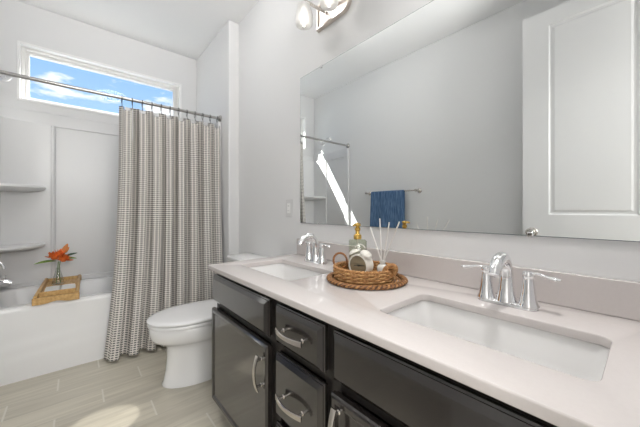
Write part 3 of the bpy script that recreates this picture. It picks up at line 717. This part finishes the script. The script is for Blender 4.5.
for cc, n_, sz in ((top+Vector((-.026, -.01, .018)), 17, .056), (top+Vector((.026, -.01, -.006)), 17, .052), (top+Vector((.002, -.02, .034)), 13, .046)):
    pmb = MB()
    for k in range(n_):
        a = k*2.399; el = -.35+1.5*k/n_; d = (math.cos(a)*math.cos(el), math.sin(a)*math.cos(el), math.sin(el))
        petal(cc, d, sz*(.8+.4*random.random()), sz*.33, (d[1]*.3, -d[0]*.3, 1) if abs(d[2]) < .8 else (1, 0, 0), .012, pmb)
    pmb.ball(cc, sz*.42, 12); pmb.build('blossom', M['petal'], fl, angle=60)
pmb = MB(); petal(top+Vector((.012, 0, .03)), (.42, .1, .92), .095, .016, (0, 1, 0), .0, pmb); petal(top+Vector((.018, 0, .03)), (.55, -.2, .80), .075, .013, (0, 1, 0), .0, pmb); pmb.build('bud', M['bud'], fl, angle=60)
lf = MB(); petal(top+Vector((-.02, 0, -.015)), (-1, .12, .16), .125, .016, (0, -.5, 1), -.040, lf, 10); lf.build('leaf', M['leaf'], fl, angle=60)
lf = MB(); petal(top+Vector((.02, 0, .0)), (1, .1, .18), .085, .014, (0, -.6, 1), -.03, lf, 10); lf.build('leaf', M['leaf'], fl, angle=60)
lf = MB(); petal(top+Vector((.02, 0, .012)), (1, .2, .42), .095, .013, (0, -.6, 1), -.018, lf, 10); lf.build('leaf', M['leaf_dark'], fl, angle=60)

cad.rotation_euler.z = R(-1.5); cad.location.x += .010
# ------------------------------------------------------------------ wicker tray set on the counter
WX, WY = .895, .752
tr = thing('wicker_placemat', (WX, WY, ZC), 'round woven wicker mat with a braided rim under the basket', 'placemat')
def circ(cx_, cy_, z, r, n=120, f=None):
    out = []
    for k in range(n):
        a = 2*math.pi*k/n; dr, dz = f(a) if f else (0, 0); out.append((cx_+(r+dr)*math.cos(a), cy_+(r+dr)*math.sin(a), z+dz))
    return out
m = MB()
for i in range(13):
    r = .012+i*.0108
    m.tube(circ(WX, WY, ZC+.0052, r, 96, lambda a, i=i, r=r: (0, .0014*math.cos(a*max(6, int(r/.0045))+math.pi*i))), .0036, 8, closed=True)
m.build('woven_disc', M['wicker'], tr, angle=80)
for ph, key in ((0, 'wicker'), (math.pi/2, 'wicker_dark'), (math.pi, 'wicker_handle'), (math.pi*3/2, 'wicker_dark')):
    m = MB(); m.tube(circ(WX, WY, ZC+.0085, .149, 420, lambda a, ph=ph: (.0095*math.cos(a*26+ph), .0038*math.sin(a*26+ph))), .0040, 8, closed=True); m.build('braided_rim', M[key], tr, angle=80)

BXc, BYc, BZ0, BR = .893, .762, ZC+.0105, .117
bas = thing('wicker_basket', (BXc, BYc, BZ0), 'low round wicker basket with loop handles on the woven mat', 'basket')
m = MB(); m.lathe([(BR-.006, 0), (BR-.006, .006)], (BXc, BYc, BZ0), seg=48); m.build('bottom', M['wicker'], bas)
NS = 17
for j in range(5):
    z = BZ0+.0055+j*.0072; m = MB(); m.tube(circ(BXc, BYc, z, BR+.003*(j/4), 240, lambda a, j=j: (.0042*math.cos(a*NS+math.pi*(j % 2)), 0)), .0047, 8, closed=True)
    m.build('woven_band', M['wicker' if j % 2 else 'wicker_light'], bas, angle=80)
for k in range(NS*2):
    a = math.pi*(k+.5)/NS; p = (BXc+BR*math.cos(a), BYc+BR*math.sin(a)); MB().tube([(p[0], p[1], BZ0+.002), (p[0], p[1], BZ0+.040)], .0030, 6).build('stake', M['wicker_dark'], bas)
for ph in (0, math.pi):
    m = MB(); m.tube(circ(BXc, BYc, BZ0+.0425, BR+.003, 300, lambda a, ph=ph: (.0035*math.cos(a*30+ph), .0030*math.sin(a*30+ph))), .0040, 8, closed=True); m.build('rim', M['wicker'], bas, angle=80)
def loop_handle(pos, side, lean, rad, hgt, thick, coil):
    c = Vector(pos); tan = Vector(side).normalized(); out = Vector((c.x-BXc, c.y-BYc, 0)).normalized()
    up = (Vector((0, 0, 1))*math.cos(lean)+out*math.sin(lean)).normalized(); nr = tan.cross(up); mb = MB()
    for ph in (0, math.pi):
        pts = []
        for k in range(121):
            t = math.pi*1.7*(k/120-.5); q = c+tan*(rad*math.sin(t))+up*(hgt*.5+hgt*.5*math.cos(t))
            pts.append(q+(tan*math.sin(t)+up*math.cos(t))*coil*math.cos(k*.55+ph)+nr*coil*math.sin(k*.55+ph))
        mb.tube(pts, thick, 8)
    return mb.build('loop_handle', M['wicker_handle' if thick < .004 else 'wicker'], bas, angle=80)
loop_handle((.857, .862, BZ0+.026), (.74, -.67, 0), .05, .0285, .064, .0028, .0024)
loop_handle((.902, .650, BZ0+.022), (.60, -.80, 0), .35, .019, .044, .0058, .0048)

# soap dispenser
dcx, dcy = .925, .826; dz0 = BZ0+.0065; ang = R(-41)
sd_ = thing('soap_dispenser', (dcx, dcy, dz0), 'square smoky green glass soap bottle with a gold pump', 'soap dispenser')
def rot(pts): return [Vector((dcx+(p.x-dcx)*math.cos(ang)-(p.y-dcy)*math.sin(ang), dcy+(p.x-dcx)*math.sin(ang)+(p.y-dcy)*math.cos(ang), p.z)) for p in pts]
hw, hd, hb = .037, .024, .139
MB().loft([rot(rrect(dcx, dcy, hw-.003, hd-.003, .006, dz0, 4)), rot(rrect(dcx, dcy, hw, hd, .008, dz0+.004, 4)), rot(rrect(dcx, dcy, hw, hd, .008, dz0+hb-.005, 4)), rot(rrect(dcx, dcy, hw-.004, hd-.004, .007, dz0+hb, 4)), rot(rrect(dcx, dcy, .014, .014, .0135, dz0+hb+.003, 4))]).build('bottle', M['bottle'], sd_, angle=40)
MB().loft([rot(rrect(dcx, dcy, hw-.005, hd-.005, .006, dz0+.005, 4)), rot(rrect(dcx, dcy, hw-.005, hd-.005, .006, dz0+.072, 4))]).build('liquid_soap', M['soap'], sd_)
zt_ = dz0+hb+.0035
m = MB(); m.lathe([(.017, 0), (.017, .016), (.012, .020), (.009, .024), (.009, .034), (.0125, .038), (.0125, .046), (.008, .050), (.008, .054), (.0135, .057), (.0135, .066), (.009, .069)], (dcx, dcy, zt_), seg=28)
nd = Vector((-.75, -.15, 0)).normalized(); p0 = Vector((dcx, dcy, zt_+.062)); m.tube([p0, p0+nd*.022, p0+nd*.034+Vector((0, 0, -.003))], [.0062, .0055, .0048], 12); m.build('pump', M['gold'], sd_, angle=40)
MB().tube([(dcx, dcy, dz0+.01), (dcx, dcy, zt_)], .0025, 8).build('dip_tube', M['reed'], sd_)

# alarm clock
ccx, ccy, ccz = .846, .742, BZ0+.0065+.051
nrm = Vector((-.99, -.13, 0)).normalized(); sdv = Vector((nrm.y, -nrm.x, 0))   # sdv: to the clock's side
ck = thing('alarm_clock', (ccx, ccy, BZ0+.0065), 'cream twin-bell alarm clock with a dark reflection painted on its dial in the basket', 'alarm clock')
cc = Vector((ccx, ccy, ccz))
MB().lathe([(.036, -.034), (.043, -.029), (.045, -.014), (.045, .014), (.0440, .018), (.039, .019), (.0385, .014)], cc, nrm, 48, True, False).build('case', M['clockcase'], ck, angle=35)
MB().lathe([(.0390, .0125), (.0390, .0135)], cc, nrm, 48).build('dial', M['clockface'], ck)
m = MB()
def hand(a, ln, wd):
    d = sdv*math.sin(a)+Vector((0, 0, 1))*math.cos(a); q = d.cross(nrm); o_ = cc+nrm*.0142
    m.loft([[o_-d*.006+q*wd, o_-d*.006-q*wd, o_+d*ln-q*wd*.5, o_+d*ln+q*wd*.5], [p+nrm*.0008 for p in (o_-d*.006+q*wd, o_-d*.006-q*wd, o_+d*ln-q*wd*.5, o_+d*ln+q*wd*.5)]])
hand(R(-82), .030, .0016); hand(R(95), .020, .0020); m.lathe([(.003, .0142), (.003, .0165)], cc, nrm, 12); m.build('hands', M['black'], ck)
for s in (-1, 1):
    d = (Vector((0, 0, 1))*.86+sdv*s*.52).normalized(); b0 = cc+d*.050
    bo = MB(); bo.lathe([(.024, 0), (.0235, .004), (.020, .010), (.012, .0145), (.003, .016)], b0, d, 28); bl = bo.build('bell', M['clockcase'], ck, angle=50)
    MB().tube([cc+d*.041, cc+d*.068], .0022, 8).build('bell_post', M['clockcase'], ck)
    dl = (Vector((0, 0, -1))*.84+sdv*s*.54).normalized(); MB().tube([cc+dl*.042, cc+dl*.0595], [.004, .0055], 10).build('foot', M['clockcase'], ck)
hp = MB(); pts = []
for k in range(13):
    a = R(-52+104*k/12); pts.append(cc+Vector((0, 0, 1))*(.046+.036*math.cos(a))+sdv*(.030*math.sin(a)))
hp.tube(pts, .002, 8); hp.build('carry_handle', M['clockcase'], ck)

# reed diffuser
rx, ry, rz = .925, .694, BZ0+.0065
rd = thing('diffuser_bottle', (rx, ry, rz), 'small milky diffuser bottle holding white reeds in the basket', 'diffuser')
MB().lathe([(.019, 0), (.022, .003), (.022, .040), (.018, .048), (.011, .052), (.011, .060)], (rx, ry, rz), seg=28).build('bottle', M['diffglass'], rd, angle=40)
MB().lathe([(.0125, 0), (.0125, .008), (.009, .0085), (.009, .002)], (rx, ry, rz+.0595), seg=24, cap1=True).build('collar', M['diffglass'], rd, angle=40)
tips = [((.925, .757, 1.010), 'leftmost white reed leaning left in the diffuser bottle'), ((.92, .7035, 1.046), 'tallest white reed standing nearly upright in the diffuser'),
        ((.915, .655, 1.032), 'white reed leaning slightly right, third from the left in the diffuser'), ((.905, .603, 1.036), 'rightmost white reed leaning far right in the diffuser')]
rb = Vector((rx, ry, rz+.0605))
for tp, lb in tips:
    t_ = Vector(tp); d = (t_-rb); st = rb+d.normalized()*.0018+Vector((d.x, d.y, 0)).normalized()*.004
    tag(MB().tube([st, t_], .0026, 8).build('reed', M['reed'], None, origin=tuple(st)), lb, 'reed', 'white reeds in the diffuser bottle')

# drop the builder's bookkeeping property
for o in bpy.data.objects:
    if '_o' in o: del o['_o']
